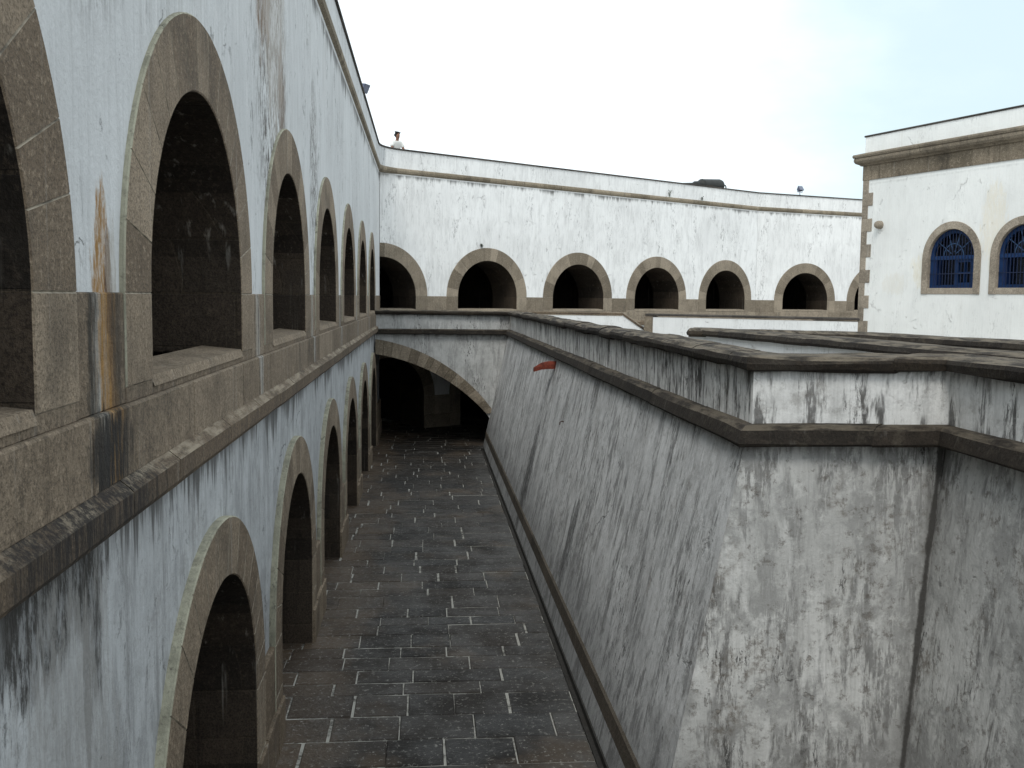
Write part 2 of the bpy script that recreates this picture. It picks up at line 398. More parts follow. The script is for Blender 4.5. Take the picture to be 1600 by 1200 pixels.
# ------------------------------------------------------------ materials
WHITE = (.74, .765, .76)
OR = (.27, .15, .045)
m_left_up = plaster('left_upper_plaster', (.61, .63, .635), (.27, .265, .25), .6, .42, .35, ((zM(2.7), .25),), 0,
    specks=((6.9 * S, 1.4 * S, .75 * S, 1.3 * S), (3.2 * S, 1.6 * S, .5 * S, .8 * S), (9.4 * S, .9 * S, .4 * S, 1.2 * S)),
    patches=((6.55 * S, 2.15 * S, .38 * S, .75 * S, (.20, .15, .11), 1.), (7.3 * S, 1.42 * S, .22 * S, .36 * S, (.17, .13, .10), 1.),
             (7.0 * S, 1.9 * S, .5 * S, .9 * S, (.45, .42, .38), .6), (3.27 * S, .06 * S, .10 * S, .28 * S, OR, 1.), (3.33 * S, .02 * S, .04 * S, .22 * S, (.08, .05, .04), .9), (3.36 * S, .05 * S, .05 * S, .25 * S, (.30, .27, .22), .6)))
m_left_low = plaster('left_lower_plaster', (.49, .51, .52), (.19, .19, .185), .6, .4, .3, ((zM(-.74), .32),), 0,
    patches=((3.1 * S, -.95 * S, .11 * S, .42 * S, (.05, .048, .045), .9), (3.05 * S, -1.15 * S, .04 * S, .35 * S, (.09, .085, .08), .8),
             (2.75 * S, -.83 * S, .55 * S, .26 * S, (.035, .033, .03), .95), (2.9 * S, -1.5 * S, .5 * S, .7 * S, (.30, .30, .29), .7)), zsplash=zM(-3.1), smear=.3, blotch=.35)
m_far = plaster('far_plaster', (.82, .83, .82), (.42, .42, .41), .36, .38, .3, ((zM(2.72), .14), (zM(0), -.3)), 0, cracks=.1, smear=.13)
m_parapet = plaster('parapet_plaster', (.80, .82, .81), (.45, .45, .43), .3, .15, .15, None, 0, cracks=.2)
m_bast = plaster('bastion_plaster', (.68, .69, .69), (.18, .182, .184), .92, .75, .5, ((zM(-.77), .10),), 0, freq=1.1,
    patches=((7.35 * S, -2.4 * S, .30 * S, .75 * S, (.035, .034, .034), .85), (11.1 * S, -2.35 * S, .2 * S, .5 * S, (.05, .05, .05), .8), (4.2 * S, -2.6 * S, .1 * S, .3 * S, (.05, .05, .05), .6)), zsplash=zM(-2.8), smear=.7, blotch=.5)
m_bast_front = plaster('bastion_front_plaster', (.60, .605, .59), (.16, .158, .15), .85, .9, .7, ((zM(-.77), .16),), 0, freq=.9, cracks=.8, zsplash=zM(-2.8), smear=.75, blotch=1., seam=(1.12 * S, -.7 * S, .10, .035))
m_bast_flank = plaster('bastion_flank_plaster', (.60, .605, .59), (.16, .158, .15), .85, .9, .7, ((zM(-.77), .16),), 0, freq=.9, cracks=.8, zsplash=zM(-2.8), smear=.75, blotch=1., seam=(0.0, -.7 * S, .0, .03))
m_bast_par = plaster('bastion_parapet_plaster', (.80, .805, .79), (.13, .128, .12), .6, .9, .4, ((zM(-.37), .12),), 0, freq=1.5, cracks=.6, smear=1., blotch=.5)
m_bridge_pl = plaster('bridge_plaster', (.55, .56, .55), (.22, .21, .2), .7, .8, .6, ((zM(-.77), .12), (zM(-.37), .12)), 0, smear=.35, blotch=.4)
m_build = plaster('house_plaster', (.86, .875, .85), (.55, .53, .48), .25, .15, .25, ((zM(2.02), .04),), 0, cracks=.15,
    patches=((1.35 * S, .5 * S, .2 * S, .3 * S, (.74, .68, .52), .5), (2.75 * S, 1.2 * S, .25 * S, .7 * S, (.76, .70, .56), .55), (.8 * S, .3 * S, .3 * S, .2 * S, (.72, .69, .6), .4)))
m_inner_white = plaster('inner_parapet_plaster', (.78, .80, .80), (.5, .5, .49), .3, .2, .2, None, 0)
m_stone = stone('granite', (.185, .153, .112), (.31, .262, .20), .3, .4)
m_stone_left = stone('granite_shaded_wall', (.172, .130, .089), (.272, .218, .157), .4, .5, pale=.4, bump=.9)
m_reveal = stone('granite_band', (.150, .114, .078), (.235, .187, .135), .45, .6, bump=.9, pale=.4,
    patches=((3.186 * S, -.2 * S, .075 * S, .5 * S, (.36, .355, .33), -.8), (3.21 * S, -.25 * S, .014 * S, .5 * S, (.03, .026, .02), -.9), (3.10 * S, -.35 * S, .02 * S, .4 * S, (.05, .04, .03), -.6), (3.26 * S, -.22 * S, .085 * S, .55 * S, OR, .95), (3.30 * S, -.15 * S, .03 * S, .3 * S, (.09, .055, .03), .9), (3.12 * S, -.28 * S, .05 * S, .45 * S, (.03, .026, .02), .9), (3.36 * S, -.3 * S, .05 * S, .42 * S, (.045, .035, .025), .85),
             (3.22 * S, -.56 * S, .19 * S, .2 * S, (.012, .011, .010), 1.), (3.22 * S, -.50 * S, .23 * S, .10 * S, (.02, .018, .016), .8)))
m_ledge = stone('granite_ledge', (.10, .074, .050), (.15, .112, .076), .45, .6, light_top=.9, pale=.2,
    patches=((2.95 * S, -.69 * S, .75 * S, .16 * S, (.014, .012, .011), .95),))
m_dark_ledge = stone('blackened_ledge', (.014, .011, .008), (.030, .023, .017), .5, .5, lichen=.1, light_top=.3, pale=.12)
m_cornice = stone('granite_cornice', (.20, .168, .118), (.29, .245, .18), .45, .5, pale=.3)
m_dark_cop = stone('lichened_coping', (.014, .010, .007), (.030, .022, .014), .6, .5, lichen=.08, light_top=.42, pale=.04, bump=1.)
m_thin_cop = stone('thin_dark_coping', (.05, .045, .04), (.09, .08, .07), .4, .3, pale=.1)
m_quoin = stone('pale_granite', (.27, .23, .18), (.37, .32, .255), .2, .3, pale=.3)
m_build_corn = stone('house_cornice_stone', (.17, .142, .105), (.26, .22, .165), .45, .7, pale=.2)
m_edge = plaster('limewashed_edge', (.40, .39, .30), (.12, .11, .085), .8, .9, .6, None, 0, blotch=.8)
m_joint = plain('pale_lime_mortar', (.34, .30, .235), .9, 0, .7, 9)
m_shade_reveal = stone('shade_toned_reveal_masonry', (.026, .020, .0145), (.060, .046, .033), .5, .5, courses=(.9, .47), pale=.25, bump=.9)  # shade inside the openings painted into the reveal stone
m_shade_reveal_left = stone('shade_toned_reveal_masonry_left', (.026, .020, .015), (.065, .050, .037), .45, .5, courses=(.9, .47), pale=.4, bump=.9)  # left wall reveals, their recess shade likewise put into the colour
m_interior = stone('gallery_masonry', (.016, .013, .010), (.028, .022, .017), .4, .4, courses=(.9, .45), pale=.3, bump=1.)  # depth of shade in the galleries put into a near-black base colour
m_concrete = stone('terrace_stone', (.33, .32, .30), (.42, .40, .37), .2, .2)
m_blue = plain('blue_paint', (.007, .034, .115), .45, 0, .3)
m_blue_dark = plain('dark_blue_paint', (.010, .03, .11), .45, 0, .3)
m_iron = plain('blue_black_iron', (.012, .022, .06), .5, .2, .3)
m_pane = plain('dark_window_glass', (.006, .009, .016), .12, 0, .2)
m_tile = plain('red_clay_tile', (.17, .034, .018), .85, 0, .6, 12)

# ------------------------------------------------------------ ground
g = MB(); g.poly([(-150, -150, -3.2), (150, -150, -3.2), (150, 200, -3.2), (-150, 200, -3.2)])
tag(g.obj('ground', m_concrete, None, True), None, None, kind='structure')

def paving_mat():
    n = NT('dark_paving_stone'); r = n.attr()
    X, Y = n.X, n.Y
    n.b.inputs['Specular IOR Level'].default_value = .4
    col = n.mix(r, (.010, .0082, .0065), (.034, .027, .021))
    # warm, worn stones along the arcade side and pale washed ones by the gutter
    left = n.mul(n.step(n.add(X, n.mul(n.sub(n.noise((.9, .5, 1), 5, .65), .5), 2.6)), -.55, -1.35), .85)
    col = n.mix(left, col, n.mix(r, (.050, .034, .022), (.095, .065, .040)))
    rgt = n.mul(n.step(n.add(X, n.mul(n.sub(n.noise((.7, .35, 1), 5, .65, (4, 4, 4)), .5), 3.2)), 1.1, 2.3), .8)
    col = n.mix(rgt, col, (.085, .083, .079))
    blotch = n.noise(.55, 5, .6, (8, 8, 0)); col = n.mix(n.mul(n.step(blotch, .52, .64), .7), col, (.085, .062, .042))
    col = n.mix(n.mul(n.step(n.noise(1.1, 5, .7, (1, 5, 0)), .56, .7), .5), col, (.012, .012, .013))
    col = n.mix(n.mul(n.step(n.noise(4.5, 8, .82, (3, 3, 0)), .54, .64), .5), col, (.13, .125, .115))
    sp = n.noise(16, 5, .8); col = n.mix(n.mul(n.step(sp, .57, .63), .75), col, (.30, .29, .26))
    col = n.mix(n.mul(n.step(n.noise(60, 3, .7), .5, .7), .3), col, (.01, .01, .01))
    h = n.add(n.noise(3, 5, .6), n.mul(n.noise(30, 4, .7), .35))
    return n.done(col, n.step(n.noise(1.3, 4, .6, (2, 2, 2)), .35, .7, .42, .8), n.bump(h, .03, .9))
def mortar_mat():
    n = NT('paving_mortar')
    col = n.mix(n.step(n.noise(3.2, 6, .8), .36, .54), (.07, .065, .057), (.40, .39, .35))
    return n.done(col, .9)
m_pave = paving_mat(); m_mort = mortar_mat()
g = MB(); g.poly([(-3.4, -6, -3.117), (1.16, -6, -3.117), (1.16, 27, -3.117), (-3.4, 27, -3.117)])
g.poly([(1.16, 20.4, -3.117), (14, 20.4, -3.117), (14, 36, -3.117), (1.16, 36, -3.117)])
tag(g.obj('paving_joints', m_mort, None, True), None, None, kind='structure')
pv = MB(); q = random.Random(3); y = 2.0
while y < 24.5:
    h = q.choice((.24, .27, .30, .33, .36, .40)) ; x = -2.6 + q.uniform(-.4, 0)
    XR = 1.165 if y < 20.2 else 4.0
    while x < XR - .01:
        w = q.uniform(.34, .74)
        x1 = min(x + w, XR)
        if XR - x1 < .2: x1 = XR
        gx, gy = q.uniform(.003, .0075), q.uniform(.003, .0075); z = -3.11 + q.uniform(-.003, .003); t = [q.uniform(-.0035, .0035) for _ in range(4)]
        j = [q.uniform(-.008, .008) for _ in range(8)]
        a = [(x + gx + j[0], y + gy + j[4]), (x1 - gx + j[1], y + gy + j[5]), (x1 - gx + j[1], y + h - gy + j[6]), (x + gx + j[0], y + h - gy + j[7])]
        cx, cy = (x + x1) / 2, y + h / 2; b = .007
        top = [(px + (b if px < cx else -b), py + (b if py < cy else -b), z + t[k]) for k, (px, py) in enumerate(a)]
        mid = [(px, py, z + t[k] - .007) for k, (px, py) in enumerate(a)]; low = [(px, py, z - .03) for (px, py) in a]
        fs = [(8, 9, 10, 11)]
        for k in range(4):
            m2 = (k + 1) % 4; fs += [(4 + k, 4 + m2, 8 + m2, 8 + k), (k, m2, 4 + m2, 4 + k)]
        pv.faces(low + mid + top, fs, q.random()); x = x1
    y += h
tag(pv.obj('pavement', m_pave, None, True), None, None, kind='structure')
m_gut = stone('gutter_stone', (.028, .026, .024), (.05, .046, .04), .5, .2, pale=.05)
g = MB()                                                       # open gutter at the bastion's foot
g.faces([(1.165, -2, -3.112), (1.165, 20.4, -3.112), (1.165, -2, -3.15), (1.165, 20.4, -3.15), (1.215, -2, -3.15), (1.215, 20.4, -3.15), (1.215, -2, -3.095), (1.215, 20.4, -3.095), (1.25, -2, -3.095), (1.25, 20.4, -3.095)],
        [(0, 1, 3, 2), (2, 3, 5, 4), (4, 5, 7, 6), (6, 7, 9, 8)])
tag(g.obj('gutter', m_gut, None, True), None, None, kind='structure')

# ------------------------------------------------------------ the two arcade walls
SP = 2.936
FD = (.8307, .5568); FP = (-1.0, 22.76); BEND = 13.62
FD2 = Vector((4.0, 1.42)).normalized()
FB = (FP[0] + FD[0] * BEND, FP[1] + FD[1] * BEND)
FE = (FB[0] + FD2[0] * 14, FB[1] + FD2[1] * 14)
def rounded(P0, P1, P2, t, n=5):
    a = Vector(P1) + (Vector(P0) - Vector(P1)).normalized() * t; b = Vector(P1) + (Vector(P2) - Vector(P1)).normalized() * t
    return [tuple(a * (1 - s) ** 2 + Vector(P1) * 2 * s * (1 - s) + b * s * s) for s in [k / n for k in range(n + 1)]]
toppath = [(-1, -8)] + rounded((-1, -8), FP, FB, .62, 6) + [FB, FE]    # 7 rounded points, then the bend
MID = 4
def build_arcade(root, L0, L1, ups, lows, wallL, mats, seed, path_range, ro_l=1.258, lowclip=None, upclip=None, gal=True):
    mu, ml, ms, mband, mled = mats
    ex = (m_shade_reveal_left if L0 < -5 else m_shade_reveal, m_edge if L0 < -5 else ms, m_joint)
    RI, RO = .91, 1.236; RLI, RLO = .949, 1.255
    p = MB(); panel(p, L0, L1, -.02, 2.86, .02, [(c, 1.08, 0., -9, 'a') for c in ups]); p.obj('upper_plaster', mu, root)
    p = MB(); panel(p, L0, L1, -3.13, -.60, .025, [(c, 1.1, -2.35, -9, 'a') for c in lows]); p.obj('lower_plaster', ml, root)
    # stone between the openings, under the imposts
    p = MB()
    q = random.Random(seed)
    eds = sorted(c for c in ups)
    cuts = [L0] + [x for c in eds for x in (c - RO, c + RO)] + [L1]
    for a, b in zip(cuts[::2], cuts[1::2]):
        a, b = max(a, L0), min(b, L1)
        if b - a > .01:
            k = max(1, int((b - a) / .8))
            for i in range(k): p.block(a + (b - a) * i / k, a + (b - a) * (i + 1) / k, .006, .2, -.375, 0, .005, q.random())
    for c in eds:
        if c + RO > L1 + .1: continue
        x0, x1 = max(c - RO, L0), c + RO
        if x1 > x0 + .1: p.block(x0, min(x1, L1), .0035, .2, -.375, -.32, .003, q.random())
    x = L0
    while x < L1 - .01:
        w = q.uniform(.9, 1.4); x1 = min(x + w, L1); x1 = L1 if L1 - x1 < .3 else x1
        p.block(x, x1, -.016, .2, -.615, -.375, .008, q.random()); x = x1
    p.obj('stone_band', mband, root)
    # arches
    for i, c in enumerate(ups):
        p = MB(); cl = upclip
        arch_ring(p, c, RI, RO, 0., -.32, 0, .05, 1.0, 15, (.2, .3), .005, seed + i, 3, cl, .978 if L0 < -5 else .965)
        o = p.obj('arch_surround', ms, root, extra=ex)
        s = MB(); s.faces([(c - RI, -.004, -.345), (c + RI, -.004, -.345), (c + RI, .01, -.305), (c - RI, .01, -.305), (c - RI, .22, -.285), (c + RI, .22, -.285), (c + RI, .26, -.31), (c - RI, .26, -.31), (c - RI, .26, -.6), (c + RI, .26, -.6)],
                          [(0, 1, 2, 3), (3, 2, 5, 4), (4, 5, 6, 7), (7, 6, 9, 8)], .7)
        s.obj('sill', ms, o)
    for i, c in enumerate(lows):
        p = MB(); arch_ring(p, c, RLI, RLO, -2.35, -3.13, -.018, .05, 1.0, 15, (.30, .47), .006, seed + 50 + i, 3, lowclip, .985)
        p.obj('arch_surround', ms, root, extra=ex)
    # dado stones between lower arches
    p = MB()
    eds = sorted(lows); cuts = [L0] + [x for c in eds for x in (c - RLO, c + RLO)] + [L1]
    for a, b in zip(cuts[::2], cuts[1::2]):
        a, b = max(a, L0), min(b, L1)
        if b - a > .02:
            k = max(1, int((b - a) / .9))
            for i in range(k):
                xa, xb = a + (b - a) * i / k, a + (b - a) * (i + 1) / k
                p.block(xa, xb, -.012, .2, -2.80, -2.35, .007, q.random()); p.block(xa, xb, -.035, .2, -3.13, -2.80, .008, q.random())
    for c in eds:
        for sgn in (-1, 1):
            xa, xb = sorted((c + sgn * (RLI + .004), c + sgn * RLO))
            if xa < L0 or xb > L1: continue
            p.block(xa, xb, -.0375, .2, -3.13, -2.81, .008, q.random())
    p.obj('dado', ms, root)
    # ledge, cornice, parapet and its coping follow the shared corner
    i0, i1 = path_range
    lw_ = .003
    sub = toppath
    low = [(-1, -8), FP, FB, FE]; j0, j1 = wallL
    p = MB(); sweep(p, low, [(.1, -.742), (-.045, -.742), (-.06, -.72), (-.06, -.645), (-.045, -.632), (-.01, -.605), (.1, -.605)], j0, j1, .8, .003, seed, wob=.0035); p.obj('ledge', mled, root, True)
    p = MB(); sweep(p, sub, [(.12, 2.76), (0.02, 2.76), (-.02, 2.79), (-.03, 2.83), (-.02, 2.87), (.02, 2.89), (.12, 2.89)], i0, i1, .8, .003, seed + 1); p.obj('cornice', m_cornice, root, True)
    p = MB(); sweep(p, sub, [(.03, 2.86), (.02, 3.30), (.30, 3.30), (.30, 2.55)], i0, i1, None, 0, seed, closed=False); p.obj('parapet', m_parapet if root.name == 'far_arcade_wall' else mu, root, True)
    p = MB(); sweep(p, sub, [(-.004, 3.296), (-.012, 3.31), (-.004, 3.33), (.14, 3.345), (.33, 3.335), (.33, 3.296)], i0, i1, .9, .003, seed + 2); p.obj('coping', m_thin_cop, root, True)
    # galleries behind the openings and the roof terrace
    if gal:
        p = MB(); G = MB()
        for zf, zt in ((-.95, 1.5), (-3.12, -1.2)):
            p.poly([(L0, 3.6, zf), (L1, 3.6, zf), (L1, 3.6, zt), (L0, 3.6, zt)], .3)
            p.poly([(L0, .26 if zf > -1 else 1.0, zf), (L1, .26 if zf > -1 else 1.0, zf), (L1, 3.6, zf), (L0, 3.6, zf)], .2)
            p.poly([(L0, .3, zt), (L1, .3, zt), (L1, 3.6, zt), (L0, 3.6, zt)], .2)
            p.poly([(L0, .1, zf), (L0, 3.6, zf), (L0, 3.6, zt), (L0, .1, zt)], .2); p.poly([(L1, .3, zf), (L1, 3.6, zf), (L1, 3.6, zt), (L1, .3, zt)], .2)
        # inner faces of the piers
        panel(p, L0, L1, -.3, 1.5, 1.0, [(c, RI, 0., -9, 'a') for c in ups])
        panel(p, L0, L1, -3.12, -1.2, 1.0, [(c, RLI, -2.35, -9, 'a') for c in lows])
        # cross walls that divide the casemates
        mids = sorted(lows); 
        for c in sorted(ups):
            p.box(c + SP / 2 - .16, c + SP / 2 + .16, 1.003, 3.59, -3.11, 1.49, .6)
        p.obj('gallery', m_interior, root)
    p = MB(); p.box(L0, L1, .28, 3.9, 2.45, 2.58); p.poly([(L0, 3.9, -3.1), (L1, 3.9, -3.1), (L1, 3.9, 2.5), (L0, 3.9, 2.5)])
    p.obj('roof_terrace', m_concrete, root)

lw = thing('arcade_wall', (-1, 0), (0, 1), 'long white two-storey arcade wall on the left, in shade, its arches running away from the viewer', 'fort wall')
lw.name = 'arcade_wall'
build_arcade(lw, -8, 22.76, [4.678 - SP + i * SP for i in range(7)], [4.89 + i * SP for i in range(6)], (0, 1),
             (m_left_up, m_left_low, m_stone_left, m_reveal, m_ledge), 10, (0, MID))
FR['far'] = None
fw = thing('arcade_wall', FP, FD, 'bright white arcade wall crossing the far end beyond the bridge, stone arches in a row', 'fort wall')
ups = [.05 + 3.03 * i for i in range(5)]
build_arcade(fw, -.0, BEND, ups, [.24, 3.2, 6.2, 9.2, 12.2], (1, 2), (m_far, m_far, m_stone, m_stone, m_ledge), 30, (MID, 8), upclip=-.9)
fw2 = thing('arcade_wall', FB, tuple(FD2), 'short end stretch of white arcade wall after its bend, running behind the house with blue windows', 'fort wall')
build_arcade(fw2, 0, 14, [1.97, 4.95, 7.98, 11.0], [1.97, 4.95, 7.98, 11.0], (2, 3), (m_far, m_far, m_stone, m_stone, m_ledge), 60, (8, 9))

# ------------------------------------------------------------ bridge across the passage
br = thing('bridge', (-1, 20.4), (1, 0), 'white plastered bridge with a stone half arch spanning the far end of the passage', 'bridge')
BP = [(-1, 20.4), (1.76, 20.36), (1.76, 5.17), (2.84, 5.13), (2.88, -3.0)]
def arc(cx, cz, r, x): return cz + math.sqrt(r * r - (x - cx) ** 2)
p = MB(); XS = [-1 + 2.42 * i / 40 for i in range(41)]
yb = lambda x: 20.4 - .04 * (x + 1) / 2.76
wallx = lambda z: 1.71 + .21 * (z + .8)
for a, b in zip(XS, XS[1:]):
    za, zb = arc(-1.5, -4.45, 3.45, a), arc(-1.5, -4.45, 3.45, b)
    p.poly([(a, yb(a) + .02, za), (b, yb(b) + .02, zb), (b, yb(b) + .02, -.72), (a, yb(a) + .02, -.72)])
p.poly([(1.42, yb(1.42) + .02, -2.4), (1.76, yb(1.76) + .02, -2.4), (1.76, yb(1.76) + .02, -.72), (1.42, yb(1.42) + .02, -.72)])
p.obj('spandrel', m_bridge_pl, br, True)
p = MB(); panel(p, 0, 2.76, -.72, -.36, .02); p.poly([(0, .32, -.9), (2.76, .32, -.9), (2.76, .32, -.36), (0, .32, -.36)]); p.obj('parapet', m_bridge_pl, br)
p = MB(); q = random.Random(5); n = 17
fi = lambda t: (-1.54 + 3.8 * math.sin(t), -4.95 + 3.8 * math.cos(t)); fo = lambda t: (-1.5 + 3.6 * math.sin(t), -4.45 + 3.6 * math.cos(t))
ti0, ti1 = math.asin(.54 / 3.8), math.asin(2.83 / 3.8); to0, to1 = math.asin(.5 / 3.6), math.asin(2.95 / 3.6)
ts = [0]
for i in range(n): ts.append(ts[-1] + q.uniform(.75, 1.3))
ts = [t / ts[-1] for t in ts]
for a, b in zip(ts, ts[1:]):
    r = q.random(); d = .0025
    aa, bb = a + d, b - d
    k = [fi(ti0 + (ti1 - ti0) * aa), fi(ti0 + (ti1 - ti0) * bb), fo(to0 + (to1 - to0) * bb), fo(to0 + (to1 - to0) * aa)]
    K = [fi(ti0 + (ti1 - ti0) * a), fi(ti0 + (ti1 - ti0) * b), fo(to0 + (to1 - to0) * b), fo(to0 + (to1 - to0) * a)]
    p.faces([(x, yb(x) - .015, z) for x, z in k] + [(x, yb(x) - .005, z) for x, z in K] + [(x, yb(x) + 1.9, z) for x, z in K[:2]] + [(x, yb(x) + .03, z) for x, z in K[2:]],
            [(0, 1, 2, 3), (0, 1, 5, 4), (1, 2, 6, 5), (2, 3, 7, 6), (3, 0, 4, 7), (4, 5, 9, 8), (6, 7, 11, 10)], r)
p.obj('arch_surround', m_stone, br, True)
p = MB(); sweep(p, BP, [(.1, -.775), (-.09, -.775), (-.10, -.76), (-.08, -.69), (-.05, -.675), (.1, -.665)], 0, 1, 1.1, .003, 3); p.obj('ledge', m_dark_ledge, br, True)
COP = [(.02, -.378), (-.03, -.378), (-.055, -.365), (-.062, -.335), (-.052, -.308), (-.02, -.294), (.05, -.289), (.14, -.288), (.21, -.292), (.25, -.302), (.27, -.325), (.27, -.375)]
p = MB(); sweep(p, BP, COP, 0, 1, .8, .003, 4, wob=.004); p.obj('coping', m_dark_cop, br, True)
p = MB(); p.box(0, 2.9, .0301, 1.9, -1.0, -.93); p.poly([(0, 1.9, -1.0), (2.9, 1.9, -1.0), (2.9, 1.9, -.36), (0, 1.9, -.36)]); p.poly([(0, 1.62, -.93), (2.9, 1.62, -.93), (2.9, 1.62, -.36), (0, 1.62, -.36)])
p.poly([(0, 1.62, -.36), (2.9, 1.62, -.36), (2.9, 1.9, -.36), (0, 1.9, -.36)])
p.obj('deck', m_concrete, br)

# ------------------------------------------------------------ battered bastion on the right
ba = thing('bastion', (1.71, 20.36), (0, -1), 'battered grey stained bastion with dark stone coping and ledge filling the right foreground', 'bastion')
def batter(pts_top, pts_bot, zt, zb, nz=1): return [[(x, y, zt) for x, y in pts_top], [(x, y, zb) for x, y in pts_bot]]
zt, zb = -.70, -3.13
fx = lambda z: 1.71 + .21 * (z + .8); fy = lambda z: 5.15 + .045 * (z + .8); gx_ = lambda z: 2.84 + .10 * (z + .8)
p = MB(); p.poly([(fx(zt), 20.45, zt), (fx(zt), fy(zt), zt), (fx(zb), fy(zb), zb), (fx(zb), 20.45, zb)]); p.obj('side_face', m_bast, ba, True)
fr = MB(); fr.poly([(fx(zt), fy(zt), zt), (gx_(zt), fy(zt), zt), (gx_(zb), fy(zb), zb), (fx(zb), fy(zb), zb)]); o = fr.obj('front_face', m_bast_front, None, True)
def rebase(o, p, d, parent):
    """give a world-built mesh its own frame along the wall, as a part of parent"""
    a = math.atan2(d[1], d[0]); mw = Matrix.Translation((p[0] * S, p[1] * S, ZG * S)) @ Matrix.Rotation(a, 4, 'Z')
    o.data.transform(mw.inverted()); o.parent = parent; o.matrix_parent_inverse = Matrix.Identity(4)
    o.matrix_local = FR_inv(parent) @ mw
def FR_inv(p): return FR[p.name]
rebase(o, (1.71, 5.15), (1, 0), ba)
fr = MB(); fr.poly([(gx_(zt), fy(zt), zt), (gx_(zt) + .03, -3, zt), (gx_(zb) + .03, -3, zb), (gx_(zb), fy(zb), zb)]); o = fr.obj('flank_face', m_bast_flank, None, True); rebase(o, (2.84, 5.15), (0, -1), ba)
for nm, (i, d0) in {'parapet_side': (1, (0, -1)), 'parapet_front': (2, (1, 0)), 'parapet_flank': (3, (0, -1))}.items():
    fr = MB(); sweep(fr, BP, [(.0, -.36), (.0, -.72)], i, i + 1, None, 0, closed=False); sweep(fr, BP, [(.24, -.36), (.24, -.95)], i, i + 1, None, 0, closed=False)
    o = fr.obj('parapet', m_bast_par, None, True); rebase(o, BP[i], d0, ba)
    fr = MB(); sweep(fr, BP, [(.1, -.775), (-.095, -.775), (-.105, -.76), (-.085, -.69), (-.055, -.668), (.1, -.655)], i, i + 1, .9, .0008, 30 + i, wob=.005)
    o = fr.obj('ledge', m_dark_ledge, None, True); rebase(o, BP[i], d0, ba)
    fr = MB(); sweep(fr, BP, COP, i, i + 1, .7, .0006, 40 + i, wob=.010)
    o = fr.obj('coping', m_dark_cop, None, True); rebase(o, BP[i], d0, ba)
# sloping plinth at the foot of the side face
p = MB(); q = random.Random(8); y = 20.4
m_plinth = stone('plinth_stone', (.075, .063, .048), (.12, .10, .078), .5, .6, pale=.2)
while y > 5.0:
    y1 = max(y - q.uniform(.7, 1.3), 4.9); r = q.random()
    p.faces([(1.245, y, -3.12), (1.245, y1 + .003, -3.12), (1.275, y1 + .003, -2.80), (1.275, y, -2.80), (1.29, y1 + .003, -2.785), (1.29, y, -2.785), (1.36, y1 + .003, -2.78), (1.36, y, -2.78)], [(0, 1, 2, 3), (3, 2, 4, 5), (5, 4, 6, 7)], r); y = y1
p.obj('plinth', m_plinth, ba, True)
g = MB(); g.poly([(1.8, -3, -.95), (30, -3, -.95), (30, 36, -.95), (10.1, 30.3, -.95), (-.9, 22.9, -.95), (-.9, 22.2, -.95), (1.8, 22.2, -.95), (1.8, 5.2, -.95), (2.95, 5.2, -.95), (2.95, -3, -.95)])
g.poly([(1.5, 20.45, -3.13), (1.5, 21.9, -3.13), (1.8, 21.9, -.95), (1.8, 20.45, -.95)]); g.poly([(1.5, 21.9, -3.13), (30, 24, -3.13), (30, 24, -.96), (1.8, 21.9, -.96)])
g.obj('terrace', m_concrete, ba, True)

# red clay spout, its pull-line stain, and a hook in the side face
t = thing('drain_spout', (1.70, 12.75), (-1, 0), 'red half-round clay drain spout sticking out of the stained side of the bastion', 'spout', z=-.90)
p = MB(); n = 10; rows = []
for (d, r, cut) in ((-.02, .062, 0), (.10, .062, 0), (.19, .055, .01), (.29, .035, .04)):
    rows.append([(d, math.cos(math.pi * k / n) * r, math.sin(math.pi * k / n) * r * 1.6 - cut - .02) for k in range(n + 1)] + [(d, -math.cos(math.pi * k / n) * r * .82, math.sin(math.pi * (n - k) / n) * r * 1.35 - cut - .02) for k in range(n + 1)])
m_ = len(rows[0]); fs = [(i * m_ + k, i * m_ + (k + 1) % m_, (i + 1) * m_ + (k + 1) % m_, (i + 1) * m_ + k) for i in range(3) for k in range(m_)] + [tuple(range(m_)), tuple(3 * m_ + k for k in range(m_))]
p.faces([v for r in rows for v in r], fs); p.obj('tile', m_tile, t)
p = MB(); tube(p, [(0.0, .01, -.03), (-.02 + .0, .02, -.03 - .05), (-.11 + .0, .02, -.52), (-.06 - .105, .02, -.8)], [.006, .005, .004, .003], 6); p.obj('wire', m_iron, t)
t = thing('iron_hook', (1.588, 11.1), (-1, 0), 'small rusty iron hook low on the side of the bastion', 'hook', z=-1.41)
p = MB(); tube(p, [(-.03, 0, 0), (.03, 0, .012), (.05, 0, .0), (.052, 0, -.03)], .006, 6); p.obj('hook', plain('rusty_iron', (.06, .03, .02), .8, .2), t)

# ------------------------------------------------------------ parapets of the inner work beyond the first coping
def low_wall(name, path, label, mat_pl, mat_c, w=.30, zt=-.30, zb=-.95, dz=.0, seed=1, wob=.004, cat='parapet', cap=None):
    d = (path[1][0] - path[0][0], path[1][1] - path[0][1])
    t = thing(name, path[0], d, label, cat)
    p = MB(); sweep(p, path, [(.0, zt - .07), (.0, zb), (w, zb), (w, zt - .07)], 0, None, None, 0, closed=True); p.obj('wall', mat_pl, t, True)
    p = MB(); sweep(p, path, cap or [(-.03, zt - .08), (-.04, zt - .055), (-.02, zt - .02), (.05, zt), (w - .06, zt), (w + .02, zt - .02), (w + .04, zt - .055), (w + .03, zt - .08)], 0, None, .6, .002, seed, wob=wob); p.obj('coping', mat_c, t, True)
    return t
low_wall('trench_parapet', [(2.77, 10.2), (3.09, 8.6), (3.30, 7.0), (3.55, 5.0), (3.8, 3.0)], 'nearer arm of the pointed inner parapet, thick dark coping just behind the front coping', m_inner_white, m_dark_cop, .30, -.295, seed=5)
